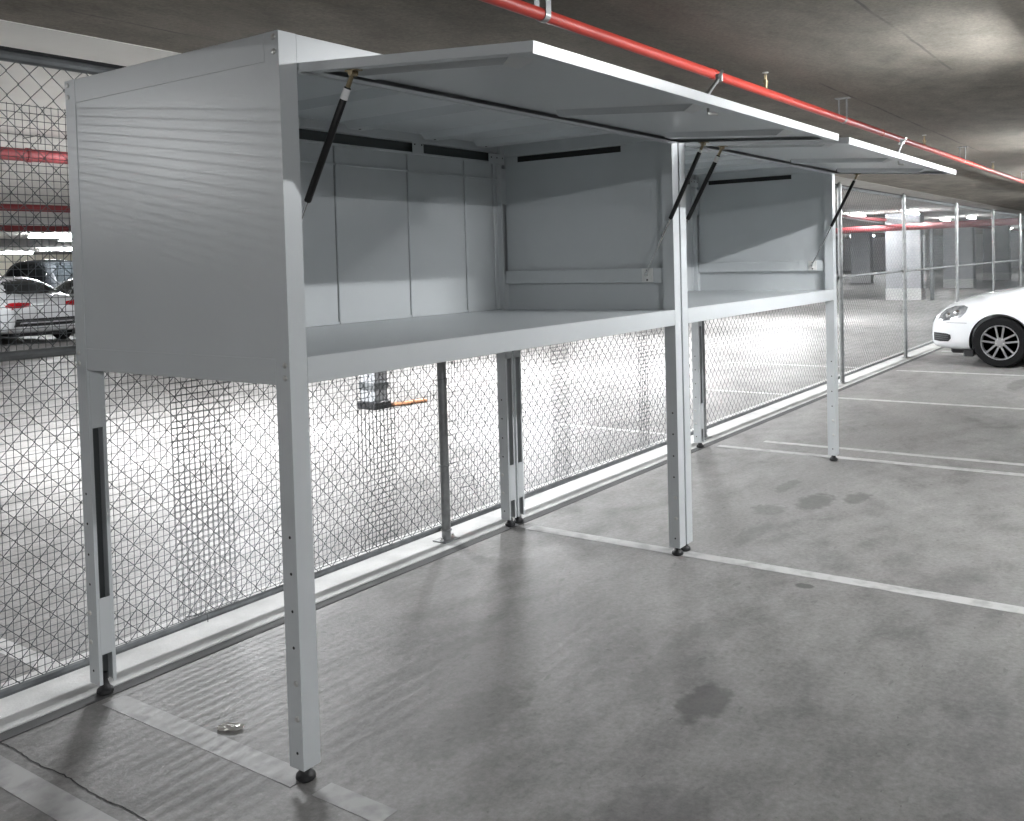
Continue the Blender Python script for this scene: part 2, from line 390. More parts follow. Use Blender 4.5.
# ---------------------------------------------------------------- red sprinkler pipes
def pipe(name, a, b, rad, mt, label, coup=(), cat='pipe'):
    a, b = Vector(a), Vector(b)
    t = empty(name, a)
    sm(MB().tube([(0,0,0), tuple(b-a)], rad, 16), 'run', M[mt], t)
    d = (b-a).normalized()
    for s in coup:
        q = d*s; sm(MB().tube([tuple(q-d*.022), tuple(q-d*.018), tuple(q+d*.018), tuple(q+d*.022)], [rad*1.02, rad*1.13, rad*1.13, rad*1.02], 16), 'coupling', M[mt], t)
    return tag(t, label, cat)
PZ = 2.425; PY0, PY1 = .085, -.03
def py(x): return PY0 + (PY1-PY0)*(x+3)/33
pipe('sprinkler_pipe', (-3, PY0, PZ), (30, PY1, PZ), .025, 'red', 'bright red pipe under the ceiling running over both cabinets', (6.05, 9.4, 13.2, 18))
for i, x in enumerate((1.42, 5.35, 9.7, 14.2, 18.8)):
    t = empty('pipe_hanger', (x, py(x), PZ))
    mbs = MB(); R_ = .0275
    arc = [(0, R_*math.sin(a), -R_*math.cos(a)) for a in [PI*k/10*1.0-PI/2 for k in range(11)]]
    pts = [(0,-R_,CEIL-PZ)] + [(0,-R_,.03)] + arc + [(0,R_,.03),(0,R_,CEIL-PZ)]
    for a, b in zip(pts, pts[1:]):
        a, b = Vector(a), Vector(b); n = (b-a).cross(Vector((1,0,0))).normalized()*.0015
        w_ = Vector((.018,0,0))
        mbs.add([a-w_-n,a+w_-n,a+w_+n,a-w_+n,b-w_-n,b+w_-n,b+w_+n,b-w_+n],[(0,1,2,3),(7,6,5,4),(0,4,5,1),(1,5,6,2),(2,6,7,3),(3,7,4,0)])
    mbs.build('strap', M['galv'], t)
    box('ceiling_plate', M['galv'], t, -.03, .03, -.05, .05, CEIL-PZ-.006, CEIL-PZ, .001)
    tag(t, ['galvanised strap hanger on the red pipe at the top picture edge', 'galvanised strap hanger on the red pipe above the farther lid',
            'galvanised strap hanger on the red pipe past the farther lid tip', 'small pipe hanger on the red pipe near the right picture edge',
            'farthest hanger on the red pipe'][i], 'hanger', 'hangers of the red pipe')
for i, x in enumerate((3.82, 7.9, 11.6)):
    t = empty('fire_sprinkler', (x, py(x), PZ+.024))
    sm(MB().lathe([(.012,0),(.012,.03),(.017,.03),(.017,.045),(.010,.045),(.010,.06),(.006,.06),(.006,.075)], n=12), 'nipple', M['brass'], t)
    sm(MB().tube([(-.010,0,.055),(-.016,0,.07),(-.013,0,.086),(0,0,.092),(.013,0,.086),(.016,0,.07),(.010,0,.055)], .003, 6), 'frame_arm', M['brass'], t)
    sm(MB().lathe([(.004,.09),(.02,.092),(.02,.095),(.0,.096)], n=14), 'deflector', M['zinc'], t)
    tag(t, ['upright brass sprinkler on the red pipe near the nearer lid latch', 'upright brass sprinkler on the red pipe above the farther lid latch', 'upright brass sprinkler on the red pipe near the right picture edge'][i], 'sprinkler', 'sprinklers on the red pipe')
pipe('background_pipe', (-12, 5.49, 2.40), (60, 5.49, 2.40), .05, 'darkred', 'nearest dull red pipe behind the fence at upper left', (8, 14.2, 20))
pipe('background_pipe', (-12, 11.4, 2.40), (60, 11.4, 2.40), .05, 'darkred', 'second dull red pipe behind the fence at upper left')
pipe('background_pipe', (-12, 17.3, 2.40), (40, 17.3, 2.40), .06, 'darkred', 'third dull red pipe behind the fence at upper left')
pipe('crossing_pipe', (30.0, 12, 2.12), (25.0, 1.5, 2.12), .09, 'darkred', 'dull red pipe crossing in front of the nearest broad column')
pipe('conduit', (14.0, 4.0, 2.30), (31, 5.9, 2.30), .015, 'rail_dark', 'thin dark conduit under the ceiling beyond the fence', cat='conduit')

# ---------------------------------------------------------------- fence
fence = empty('mesh_fence', (0, 1.20, .006))
tag(fence, 'tall chain link fence on a kerb running behind both cabinets', 'fence')
FY = 1.20; FZ = .006
def fp(name, mb, mt, s=True):
    o = (sm(mb, name, M[mt], fence) if s else mb.build(name, M[mt], fence)); return o
def L3(x, y, z): return (x, y-FY, z-FZ)
XF0, XF1 = -1.6, 29.0
fp('top_rail', MB().tube([L3(XF0,1.20,2.185), L3(XF1,1.20,2.185)], .019, 10), 'rail_dark')
fp('mid_rail', MB().tube([L3(XF0,1.20,1.182), L3(XF1,1.20,1.182)], .017, 10), 'galv2')
fp('bottom_rail', MB().tube([L3(XF0,1.20,.062), L3(XF1,1.20,.062)], .015, 8), 'rail_dark')
fp('tension_wire', MB().tube([L3(XF0,1.188,2.207), L3(XF1,1.188,2.207)], .006, 6), 'plastic')
posts_x = [-1.35, 2.035, 5.26, 8.95, 11.82, 15.33, 18.85, 22.4, 25.9]
p0 = None
for x in posts_x:
    if p0 is None:
        mbp = MB().lathe([(.024,.006),(.024,2.2),(.020,2.205),(.012,2.222),(0,2.226)], n=14)
        p0 = sm(mbp, 'post', M['galv'], fence); p0.location = L3(x, 1.16, FZ)
        bp_ = box('base_plate', M['galv'], p0, -.06, .06, -.045, .045, 0, .006, .001)
        for sx in (-1, 1):
            bb = sm(MB().lathe([(.010,.006),(.010,.014),(.005,.014),(.005,.024),(0,.025)], n=8), 'bolt', M['zinc'], p0); bb.location = (sx*.045, -.005, 0)
        for z in (.40, 1.182, 1.75, 2.185, .062):
            cl = MB().tube([(.028*math.cos(a), .028*math.sin(a), z-FZ) for a in [2*PI*k/14 for k in range(15)]], .004, 5, False)
            sm(cl, 'clamp', M['galv'], p0)
    else:
        q = copy_tree(p0, fence); q.location = L3(x, 1.16, FZ)
# chain link: interlocked zigzag wires
pitch = .0397; zs = np.arange(.07, 2.19, .0405)
x0s = np.arange(XF0, XF1-.05, pitch)
nz = len(zs)
zig = (np.arange(nz) % 2)
polys = np.zeros((len(x0s), nz, 3))
for i, x in enumerate(x0s):
    off = zig if i % 2 == 0 else 1-zig
    polys[i,:,0] = x + off*pitch*1.03 + rng.normal(0, .0006, nz)
    polys[i,:,1] = (zig-.5)*.004*(1 if i % 2 else -1)
    polys[i,:,2] = zs - FZ
Vv, Ff = wires(polys, .0020)
tag(raw('chain_link_mesh', Vv, Ff, M['wire'], fence), 'grey diamond chain link mesh', kind='stuff')
# welded square mesh sheets tied on the far side of the chain link, overlapping
sheets = [(-1.5, .75, .003), (.465, 1.735, -.004), (1.475, 3.36, .005), (3.18, 4.47, -.003), (4.30, 5.16, .004)]
for si, (xa, xb, rot) in enumerate(sheets):
    yy = .016 + .012*(si % 2)
    zt, zb = 2.035, .075
    xs = np.arange(xa, xb+.001, .0254); zz = np.arange(zb, zt+.001, .0254)
    xc = (xa+xb)/2
    def tr(P):
        P = np.array(P, float); dx = P[...,0]-xc; dz = P[...,2]-1.0
        Q = P.copy(); Q[...,0] = xc+dx+rot*dz; Q[...,2] = P[...,2]-FZ-rot*dx; return Q
    pv = tr([[[x, yy+.002*math.sin(x*9+t), z] for t, z in enumerate(np.linspace(zb, zt, 5))] for x in xs])
    ph = tr([[[x, yy+.0025, z] for x in np.linspace(xa, xb, 5)] for z in zz])
    V1, F1 = wires(pv, .0012); V2, F2 = wires(ph, .0015)
    tag(raw('square_mesh_sheet', np.concatenate([V1,V2]), np.concatenate([F1,F2+len(V1)]), M['wire'], fence), 'fine square welded wire mesh sheet', kind='stuff')
# loose tie wires
for (x, z, s) in ((2.07,.62,.05),(2.06,.55,.04),(2.065,.40,.05),(2.18,.30,.10),(2.24,.24,.07),(2.01,.85,.03),(2.08,.93,.03),(-.06,1.915,.02),(2.62,.16,.06),(.5,.09,.05)):
    y = 1.15 if x < 2.12 and x > 1.9 else 1.185
    fp('tie_wire', MB().tube([L3(x-.02,y+.02,z), L3(x,y-.018,z+.006), L3(x+s*.5,y-.03,z+.012), L3(x+s,y-.02,z-.004), L3(x+s*1.2,y-.01,z-.04*s/.05)], .0016, 4), 'wire')

# ---------------------------------------------------------------- storage cabinet
CW, CD, CH = 2.466, 1.0724, 2.10
PX, PYW = .0634, .058
ZB, ZT, ZR = 1.125, 1.200, 2.020      # underside of beams, tray level, underside of the top rail
def make_cabinet():
    t = empty('storage_cabinet', (0,0,0))
    P = M['paint']
    TH = .0025
    for ix in (0, 1):
        for iy in (0, 1):
            xa = 0 if ix == 0 else CW-PX; ya = 0 if iy == 0 else CD-PYW
            zf = .042
            mb = MB()
            mb.box(xa, xa+TH, ya, ya+PYW, zf, CH); mb.box(xa+PX-TH, xa+PX, ya, ya+PYW, zf, CH)
            so = -1 if iy == 0 else 1                       # outer (closed) wall
            yo = ya if iy == 0 else ya+PYW-TH
            mb.box(xa+TH, xa+PX-TH, yo, yo+TH, zf, CH)
            yi = ya+PYW-TH if iy == 0 else ya               # open side with lips
            lip = .013
            mb.box(xa+TH, xa+lip, yi, yi+TH, zf, CH); mb.box(xa+PX-lip, xa+PX-TH, yi, yi+TH, zf, CH)
            po = mb.build('post', P, t)
            mb = MB()
            mb.box(xa+lip, xa+PX-lip, ya+PYW*.5-.001, ya+PYW*.5+.001, zf+.004, CH-.004)
            mb.build('inner_web', M['slot'] if iy else P, po)
            for (za, zb_) in ((.145,.34),(.925,1.39),(1.765,1.955),(2.03,2.098)) if iy else ((.16,.335),(.80,2.098)):
                yy0 = yi - (.001 if iy else -.001); 
                box('cover_plate', P, po, xa+lip-.004, xa+PX-lip+.004, min(yi, yy0), max(yi, yy0)+TH, za, zb_, .0005)
            # levelling foot
            gz = 0.002 if iy else 0.0
            ft = MB().lathe([(0,gz),(.024,gz),(.029,gz+.006),(.027,gz+.016),(.016,gz+.026),(.009,.05),(.009,.075),(0,.075)], (xa+PX/2, ya+PYW/2 - (.008 if iy else 0), 0), n=18)
            sm(ft, 'foot', M['rubber'], po)
            # punched holes and bolts on the side faces
            for sx in (0, 1):
                xf = xa if sx == 0 else xa+PX; dn = -1 if sx == 0 else 1
                yh = ya + (.024 if iy == 0 else PYW-.024)
                for z in (.088,.388,.491,.597,.70):
                    MB().lathe([(.0045,0),(.0045,.0006*dn)], (xf, yh, z), 'x', 8).build('hole', M['hole'], po)
                for z in (.187,.288,1.146,1.182,2.044,2.084):
                    if (z > 1 and ((ix == 0) != (sx == 0))): continue
                    yb = ya + (.018 if iy == 0 else PYW-.018)
                    sm(MB().lathe([(.0075,0),(.0085,.001*dn),(.0085,.002*dn),(.006,.005*dn),(0,.006*dn)], (xf, yb, z), 'x', 10), 'bolt', M['zinc'], po)
    # rails
    e = .0012
    box('front_rail', P, t, PX+e, CW-PX-e, .001, .045, ZR, CH)
    box('back_rail', P, t, PX+e, CW-PX-e, CD-.045, CD-.001, ZR+.02, CH)
    box('front_beam', P, t, PX+e, CW-PX-e, .0, .045, ZB, ZT)
    box('back_beam', P, t, PX+e, CW-PX-e, CD-.045, CD-.001, ZB, ZT-.004)
    for ix in (0, 1):
        sx = lambda a, b: (a, b) if ix == 0 else (CW-b, CW-a)
        x0, x1 = sx(.0005, .03)
        box('side_top_rail', P, t, x0, x1, PYW+e, CD-PYW-e, ZR+.0015, CH)
        box('side_bottom_rail', P, t, x0, x1, PYW+e, CD-PYW-e, ZB, ZT-.0015)
        x0, x1 = sx(.0025, .018)
        box('side_panel', P, t, x0, x1, PYW-.004, CD-PYW+.004, ZT-.01, ZR-.035 if False else ZR+.01, .002)
        # inner rail carrying the strut bracket
        x0, x1 = sx(.022, .048)
        ir = box('inner_rail', P, t, x0, x1, .046, CD-PYW-.004, 1.332, 1.402, .002)
        x0, x1 = sx(.048, .052)
        box('mount_plate', P, ir, x0, x1, .075, .245, 1.331, 1.403, .0008)
        x0, x1 = sx(.052, .058)
        box('strut_bracket', M['bracket'], ir, x0, x1, .118, .178, 1.333, 1.401, .0006)
        for z in (1.345, 1.39):
            sm(MB().lathe([(.005,0),(.005,.003 if ix==0 else -.003)], (x1 if ix == 0 else x0, .147, z), 'x', 8), 'screw', M['slot'], ir)
        x0, x1 = sx(.020, .047)
        box('rail_gap_shade', M['hole'], ir, x0, x1, .034, .0465, 1.334, 1.40, 0)  # black box painted in for the shadow gap where the rail stops
        # dark ventilation slot at the top of the side
        x0, x1 = sx(.018, .0195)
        box('vent_slot', M['hole'], t, x0, x1, .30, .93, 1.985, 2.015, 0)
    # back wall: lapped sheets
    YB = CD-.03
    xs = [.03, .42, .80, 1.206, 1.683, 2.122, 2.37, CW-.03]
    for a, b in zip(xs, xs[1:]):
        mb = MB()
        mb.bbox(a+.004, b-.004, YB, YB+.012, ZT-.004, 1.985, .003)
        pn = mb.build('back_panel', P, t)
        sg = MB().bbox(a+.002, b-.003, YB-.008, YB+.002, 1.897, 1.905, .002); sg.build('bead', P, pn)
        sg = MB().box(a+.002, b-.002, YB-.004, YB, ZT-.002, ZT+.008); sg.build('foot_flange', P, pn)
    box('back_backing', M['slot'], t, .03, CW-.03, YB+.013, YB+.016, ZT, 2.06, 0)
    box('back_ledge', P, t, .03, CW-.03, YB-.012, YB+.012, 1.983, 1.992, .001)
    for x in (.79, 1.75):
        cp = box('roof_clip', P, t, x-.04, x+.04, YB-.016, YB-.013, 1.985, 2.045, .0005)
        for s in (-1, 1): sm(MB().lathe([(.004,0),(.004,-.002)], (x+s*.025, YB-.016, 2.03), 'y', 8), 'screw', M['hole'], cp)
    for ix in (0, 1):
        xa = .03 if ix == 0 else CW-.17
        cp = box('corner_plate', P, t, xa, xa+.14, CD-PYW-.006, CD-PYW-.003, 1.975, 2.03, .0005)
        for s in (.02, .07, .12): sm(MB().lathe([(.004,0),(.004,-.002)], (xa+s, CD-PYW-.006, 2.01), 'y', 8), 'screw', M['hole'], cp)
    # roof
    rf = box('roof_panel', P, t, .004, CW-.004, .004, CD-.004, 2.082, 2.096, .001)
    for x in (.32, .80, 1.28, 1.79, 2.2):
        MB().add([(x-.075,.08,2.082),(x-.045,.08,2.052),(x+.045,.08,2.052),(x+.075,.08,2.082),(x-.075,CD-.09,2.082),(x-.045,CD-.09,2.052),(x+.045,CD-.09,2.052),(x+.075,CD-.09,2.082)],
                 [(0,1,2,3),(7,6,5,4),(0,4,5,1),(1,5,6,2),(2,6,7,3)]).build('roof_rib', P, rf)
        sm(MB().lathe([(.006,0),(.006,-.002)], (x, CD-.12, 2.052), 'z', 8), 'hole', M['hole'], rf)
    # tray
    tr_ = MB().bbox(.03, CW-.03, .04, CD-.03, ZT-.02, ZT-.005, .001).build('tray', P, t)
    # lid, local frame: s outwards from the hinge, n up
    LX0, LX1 = PX+.005, CW-PX-.005
    ang = math.radians(4.4); Hn = Vector((0, -.001, 1.995))
    sd = Vector((0,-math.cos(ang),-math.sin(ang))); nd = Vector((0,-math.sin(ang),math.cos(ang)))
    def LB(x0,x1,s0,s1,n0,n1,b=.001):
        mb = MB().bbox(x0,x1,s0,s1,n0,n1,b) if b else MB().box(x0,x1,s0,s1,n0,n1)
        mb.v = [tuple(Vector((v[0],0,0)) + Hn + sd*v[1] + nd*v[2]) for v in mb.v]
        return mb
    LL = .79; T = .026
    lid = LB(LX0, LX1, .0, LL, T-.002, T, .0006).build('lid', P, t)
    LB(LX0, LX0+.0025, 0, LL, 0, T-.001).build('lid_rim', P, lid); LB(LX1-.0025, LX1, 0, LL, 0, T-.001).build('lid_rim', P, lid)
    LB(LX0, LX1, LL-.0025, LL, -.004, T-.0005).build('lid_front_edge', P, lid)
    LB(LX0+.003, LX1-.003, 0, .0025, 0, T-.001).build('lid_rim', P, lid)
    LB(LX0+.003, LX1-.003, LL-.045, LL-.003, 0, .002).build('lid_lip', P, lid)
    LB(LX0+.003, LX0+.035, .003, LL-.045, 0, .002).build('lid_lip', P, lid)
    LB(LX1-.035, LX1-.003, .003, LL-.045, 0, .002).build('lid_lip', P, lid)
    LB(LX0+.003, LX1-.003, .003, .055, 0, .002).build('lid_lip', P, lid)
    LB(LX0+.03, LX1-.03, .05, LL-.04, .015, .017, 0).build('lid_liner', P, lid)
    for x in (.19, 1.22, 2.09):
        mb = MB().add([(x-.05,.14,.015),(x-.035,.14,-.007),(x+.035,.14,-.007),(x+.05,.14,.015),(x-.05,.68,.015),(x-.035,.64,-.007),(x+.035,.64,-.007),(x+.05,.68,.015)],
                 [(0,1,2,3),(7,6,5,4),(0,4,5,1),(1,5,6,2),(2,6,7,3)])
        mb.v = [tuple(Vector((v[0],0,0)) + Hn + sd*v[1] + nd*v[2]) for v in mb.v]
        rb = mb.build('lid_rib', P, lid)
        LB(x-.012, x+.012, .125, .14, -.002, .011).build('rib_hole', M['hole'], lid)
    # hinge strip
    sm(MB().tube([(LX0, -.003, 1.996), (LX1, -.003, 1.996)], .006, 8), 'hinge', P, t)
    # latch: T handle above, tongue below the lid
    q0 = Hn + sd*(LL-.06) + nd*T + Vector((1.15,0,0))
    la = sm(MB().tube([q0, q0+Vector((.12,.0,.085))], .006, 8), 'latch', M['galv'], t)
    q1 = q0+Vector((.12,0,.085))
    sm(MB().tube([q1-Vector((.045,.03,-.012)), q1, q1+Vector((.05,.03,-.004))], .006, 8), 'latch_handle', M['zinc'], la)
    sm(MB().lathe([(.012,-.012),(.012,.012)], tuple(q1), 'z', 10), 'latch_hub', M['galv'], la)
    q2 = Hn + sd*(LL-.06) + nd*(-.004) + Vector((1.18,0,0))
    sm(MB().tube([q2+Vector((0,0,.004)), q2-Vector((0,0,.014)), q2+Vector((.03,-.02,-.016))], .005, 8), 'latch_tongue', M['zinc'], la)
    # gas struts
    for ix in (0, 1):
        fx = lambda a: a if ix == 0 else CW-a
        A = Vector((fx(.10), -.180, 1.974)); Bq = Vector((fx(.078), .147, 1.368))
        d = (Bq-A).normalized(); n_ = (Bq-A).length
        ga = A + d*.042; gb = A + d*.385
        st = sm(MB().tube([ga, ga+d*.003, gb-d*.004, gb], [.0085,.0105,.0105,.008], 12), 'gas_strut', M['black'], t)
        sm(MB().tube([gb, Bq], .004, 8), 'rod', M['chrome'], st)
        sm(MB().tube([A, ga], [.006,.007], 8), 'end_fitting', M['brass'], st)
        sm(MB().tube([ga+d*.004, ga+d*.035], .0108, 12), 'sticker', M['white'], st) if ix == 0 else sm(MB().tube([ga-d*.012, ga+d*.004], .009, 12), 'collar', M['zinc'], st)
        MB().bbox(fx(.10)-.012, fx(.10)+.012, -.205, -.16, 1.977, 1.981, .0005).build('lid_bracket', M['brass'], st)
        sm(MB().lathe([(.009,-.012),(.009,.012)], tuple(A), 'x', 10), 'ball_joint', M['brass'], st)
        sm(MB().tube([Bq, (fx(.055), .147, 1.368)], .006, 8), 'ball_stud', M['zinc'], st)
    return t
cab = make_cabinet()
cab2 = copy_tree(cab); cab2.location = (CW+.0164, 0, 0)
tag(cab, 'nearer grey steel storage cabinet on legs with raised lid, its side panel facing us', 'cabinet', 'over-bonnet storage cabinets')
tag(cab2, 'farther grey steel storage cabinet on legs with raised lid, nearest the white hatchback', 'cabinet', 'over-bonnet storage cabinets')

# ---------------------------------------------------------------- cars
def car_shell(name, st, mt, parent, axles, wr, arch=True, lift=0):
    """st: stations from tail to nose, (y, zb, w, zs, wt, zt)"""
    V = []; F = []; n = 0
    for (y, zb, w_, zs_, wt, zt) in st:
        half = [(w_*.80, zb), (w_*.97, zb+.05), (w_, zb+(zs_-zb)*.45), (w_*.985, zb+(zs_-zb)*.80), (w_*.94, zs_), (wt, zt-(zt-zs_)*.16), (wt*.72, zt-.012), (0, zt)]
        ring = [(-a, y, b) for a, b in half] + [(a, y, b) for a, b in half[-2::-1]]
        V += ring; n = len(ring)
    for i in range(len(st)-1):
        for k in range(n-1):
            F.append((i*n+k, i*n+k+1, (i+1)*n+k+1, (i+1)*n+k))
        F.append((i*n+n-1, i*n, (i+1)*n, (i+1)*n+n-1))
    F.append(tuple(range(n))); F.append(tuple((len(st)-1)*n+k for k in range(n))[::-1])
    me = bpy.data.meshes.new(name); me.from_pydata(V, [], F)
    bm = bmesh.new(); bm.from_mesh(me); bmesh.ops.recalc_face_normals(bm, faces=bm.faces[:]); bm.to_mesh(me); bm.free()
    o = bpy.data.objects.new(name, me); COL.objects.link(o)
    md = o.modifiers.new('s', 'SUBSURF'); md.levels = 2; md.render_levels = 2
    cut = []
    if arch:
        for ya in axles:
            for sx in (-1, 1):
                c = MB().lathe([(wr*1.13, -.17), (wr*1.13, .17)], (sx*.84, ya, wr+lift), 'x', 40).build('cutter', None)
                b = o.modifiers.new('b', 'BOOLEAN'); b.operation = 'DIFFERENCE'; b.solver = 'EXACT'; b.object = c; cut.append(c)
    dg = bpy.context.evaluated_depsgraph_get(); dg.update()
    me2 = bpy.data.meshes.new_from_object(o.evaluated_get(dg))
    for c in cut: bpy.data.objects.remove(c)
    bpy.data.objects.remove(o)
    me2.name = name; me2.materials.clear(); me2.materials.append(mt); me2.shade_smooth()
    try: me2.set_sharp_from_angle(angle=math.radians(40))
    except Exception: pass
    o = bpy.data.objects.new(name, me2); COL.objects.link(o); o.parent = parent
    bm = bmesh.new(); bm.from_mesh(me2); bv = BVHTree.FromBMesh(bm); bm.free()
    return o, bv
def patch(bv, poly, axis, name, mt, parent, off=.006, rings=5, sub=4, sign=-1, thick=.02):
    """conformal shell over the body: poly in (y,z) for axis x or (x,z) for axis y"""
    B_ = []
    for i in range(len(poly)):
        a, b = poly[i], poly[(i+1) % len(poly)]
        for k in range(sub): B_.append((a[0]+(b[0]-a[0])*k/sub, a[1]+(b[1]-a[1])*k/sub))
    cx = sum(q[0] for q in B_)/len(B_); cz = sum(q[1] for q in B_)/len(B_)
    V = []; n = len(B_)
    def cast(a, z):
        if axis == 'x': org, d = Vector((sign*3, a, z)), Vector((-sign,0,0))
        else: org, d = Vector((a, sign*6, z)), Vector((0,-sign,0))
        h = bv.ray_cast(org, d)
        if h[0] is None:
            h2 = bv.find_nearest(Vector((sign*.8, a, z)) if axis == 'x' else Vector((a, sign*2, z))); return h2[0] + h2[1]*off
        return h[0] - d*off
    V.append(cast(cx, cz))
    for rg in range(1, rings+1):
        t = rg/rings
        for q in B_: V.append(cast(cx+(q[0]-cx)*t, cz+(q[1]-cz)*t))
    inw = Vector((-sign*thick,0,0)) if axis == 'x' else Vector((0,-sign*thick,0))
    for k in range(n): V.append(V[1+(rings-1)*n+k] + inw)
    F = [(0, 1+k, 1+(k+1) % n) for k in range(n)]
    for rg in range(rings):
        for k in range(n):
            a = 1+rg*n; F.append((a+k, a+n+k, a+n+(k+1) % n, a+(k+1) % n))
    mb = MB(); mb.v = [tuple(v) for v in V]; mb.f = F
    return sm(mb, name, mt, parent)
def wheel(parent, x, y, R_, sx, detail=True):
    """sx: outward direction"""
    w_ = .20
    prof = [(R_*.66, -w_/2), (R_*.80, -w_/2-.006), (R_*.93, -w_/2), (R_*.985, -w_/2+.02), (R_, -w_/2+.045), (R_, w_/2-.045), (R_*.985, w_/2-.02), (R_*.93, w_/2), (R_*.80, w_/2+.006), (R_*.66, w_/2)]
    wh = sm(MB().lathe(prof, n=40, axis='x', closed=True), 'wheel', M['tyre'], parent); wh.location = (x, y, R_)
    xo = sx*w_/2
    rim = sm(MB().lathe([(R_*.70, xo-sx*.004), (R_*.69, xo+sx*.002), (R_*.655, xo), (R_*.63, xo-sx*.03), (R_*.63, -xo)], n=40, axis='x', cap=False), 'rim', M['alloy'], wh)
    sm(MB().lathe([(R_*.64, xo-sx*.07), (0.001, xo-sx*.07)], n=30, axis='x'), 'brake_disc', M['plastic'], wh)
    if detail:
        for k in range(5):
            for e in (-1, 1):
                a = 2*PI*k/5 + .315
                ca, sa = math.cos(a), math.sin(a)
                def pt(rr, tt): return (rr*ca - tt*sa, rr*sa + tt*ca)
                hw = .011; mb = MB(); vs = []
                for (rr, tc_) in ((.045, e*.020), (R_*.66, e*.048)):
                    for (dt, dx) in ((-hw, -.004), (-hw, -.03), (hw, -.03), (hw, -.004)):
                        q = pt(rr, tc_+dt); vs.append((xo+sx*(dx - (.012 if rr < .1 else 0)), q[0], q[1]))
                mb.add(vs, [(0,1,5,4),(1,2,6,5),(2,3,7,6),(3,0,4,7),(0,3,2,1),(4,5,6,7)]).build('spoke', M['alloy'], wh)
        sm(MB().lathe([(.058, xo-sx*.04), (.056, xo-sx*.012), (.034, xo-sx*.008), (.032, xo-sx*.004), (0.001, xo-sx*.002)], n=20, axis='x'), 'hub_cap', M['alloy'], wh)
        for k in range(5):
            a = 2*PI*k/5+.315+PI/5
            sm(MB().lathe([(.008, 0), (.008, sx*.004)], (xo-sx*.012, .045*math.cos(a), .045*math.sin(a)), 'x', 8), 'wheel_bolt', M['zinc'], wh)
    else:
        sm(MB().lathe([(R_*.5, xo-sx*.03), (.001, xo-sx*.01)], n=16, axis='x'), 'hub_cap', M['alloy'], wh)
    return wh
def arch_liner(parent, x, y, R_, sx):
    mb = MB(); n = 24; pts = []
    for k in range(n+1):
        a = PI*k/n*1.16 - .08*PI
        pts.append((math.cos(a)*R_*1.125, R_ + math.sin(a)*R_*1.125))
    V = []
    for (a, z) in pts: V += [(x-sx*.02, y+a, z), (x-sx*.30, y+a, z)]
    F = [(2*k, 2*k+2, 2*k+3, 2*k+1) for k in range(n)]
    mb.add(V, F); c = len(mb.v); mb.add([(x-sx*.30, y+a, z) for a, z in pts], [tuple(range(n+1))])
    return sm(mb, 'arch_liner', M['plastic'], parent)

# white hatchback, nose towards the fence; local origin under the front axle
hb = empty('hatchback', (11.95, -.10, 0))
WR = .308
st = [(-3.37,.36,.60,.60,.50,.80),(-3.33,.26,.76,.78,.60,1.05),(-3.2,.21,.84,.88,.58,1.30),(-2.9,.18,.875,.93,.57,1.42),(-2.3,.17,.89,.93,.57,1.475),
      (-1.6,.17,.89,.92,.57,1.48),(-1.1,.17,.89,.91,.58,1.44),(-.65,.17,.89,.90,.62,1.22),(-.28,.17,.885,.895,.68,.985),(0,.17,.88,.865,.66,.945),
      (.25,.17,.87,.80,.60,.90),(.48,.17,.83,.71,.56,.83),(.66,.18,.76,.62,.52,.745),(.77,.19,.66,.57,.48,.66),(.83,.21,.56,.53,.42,.575),(.845,.26,.50,.48,.38,.50)]
body, bv = car_shell('body', st, M['carwhite'], hb, (0, -2.575), WR)
for ya in (0, -2.575):
    for sx in (-1, 1):
        wheel(hb, sx*.775, ya, WR, sx, detail=True); arch_liner(hb, sx*.87, ya, WR, sx)
for sg in (-1, 1):
    hl = patch(bv, [(.745,.565),(.67,.555),(.55,.575),(.44,.61),(.385,.67),(.36,.735),(.42,.755),(.54,.74),(.65,.695),(.72,.635)], 'x', 'headlight', M['lamp'], hb, sign=sg)
    for (yy, zz, rr) in ((.60,.625,.035),(.49,.655,.045)):
        h = bv.ray_cast(Vector((sg*3, yy, zz)), Vector((-sg,0,0)))
        if h[0]: sm(MB().lathe([(rr,-.004),(rr*.9,.012),(rr*.5,.02),(.001,.022)] if sg > 0 else [(rr,.004),(rr*.9,-.012),(rr*.5,-.02),(.001,-.022)], tuple(h[0]), 'x', 16), 'reflector', M['chrome'], hl)
    fg = patch(bv, [(.80,.30),(.70,.295),(.60,.30),(.565,.34),(.57,.385),(.62,.40),(.72,.405),(.80,.405)], 'x', 'fog_grille', M['plastic'], hb, sign=sg)
    for zz in (.325,.35,.375):
        patch(bv, [(.79,zz-.004),(.60,zz-.004),(.60,zz+.004),(.79,zz+.004)], 'x', 'grille_slat', M['slot'], fg, off=.012, rings=2, sign=sg)
    patch(bv, [(.37,.535),(.62,.535),(.62,.540),(.37,.540)], 'x', 'bumper_seam', M['slot'], hb, off=.002, rings=2, sign=sg, thick=.004)
    patch(bv, [(-1.25,.93),(-.62,.955),(-.95,1.25),(-1.25,1.33)], 'x', 'side_window', M['glass'], hb, sign=sg)
    patch(bv, [(-2.2,.95),(-1.31,.935),(-1.31,1.335),(-1.7,1.37),(-2.2,1.35)], 'x', 'side_window', M['glass'], hb, sign=sg)
    patch(bv, [(-2.85,1.0),(-2.28,.96),(-2.28,1.34),(-2.7,1.26)], 'x', 'side_window', M['glass'], hb, sign=sg)
    mm_ = MB().lathe([(0,-.10),(.06,-.08),(.075,0),(.06,.08),(0,.10)], (sg*.98,-.72,.99), 'x', 12); sm(mm_, 'mirror', M['carwhite'], hb)
patch(bv, [(-.56,1.0),(.56,1.0),(.50,1.36),(-.50,1.36)], 'y', 'windscreen', M['glass'], hb, sign=1, rings=6)
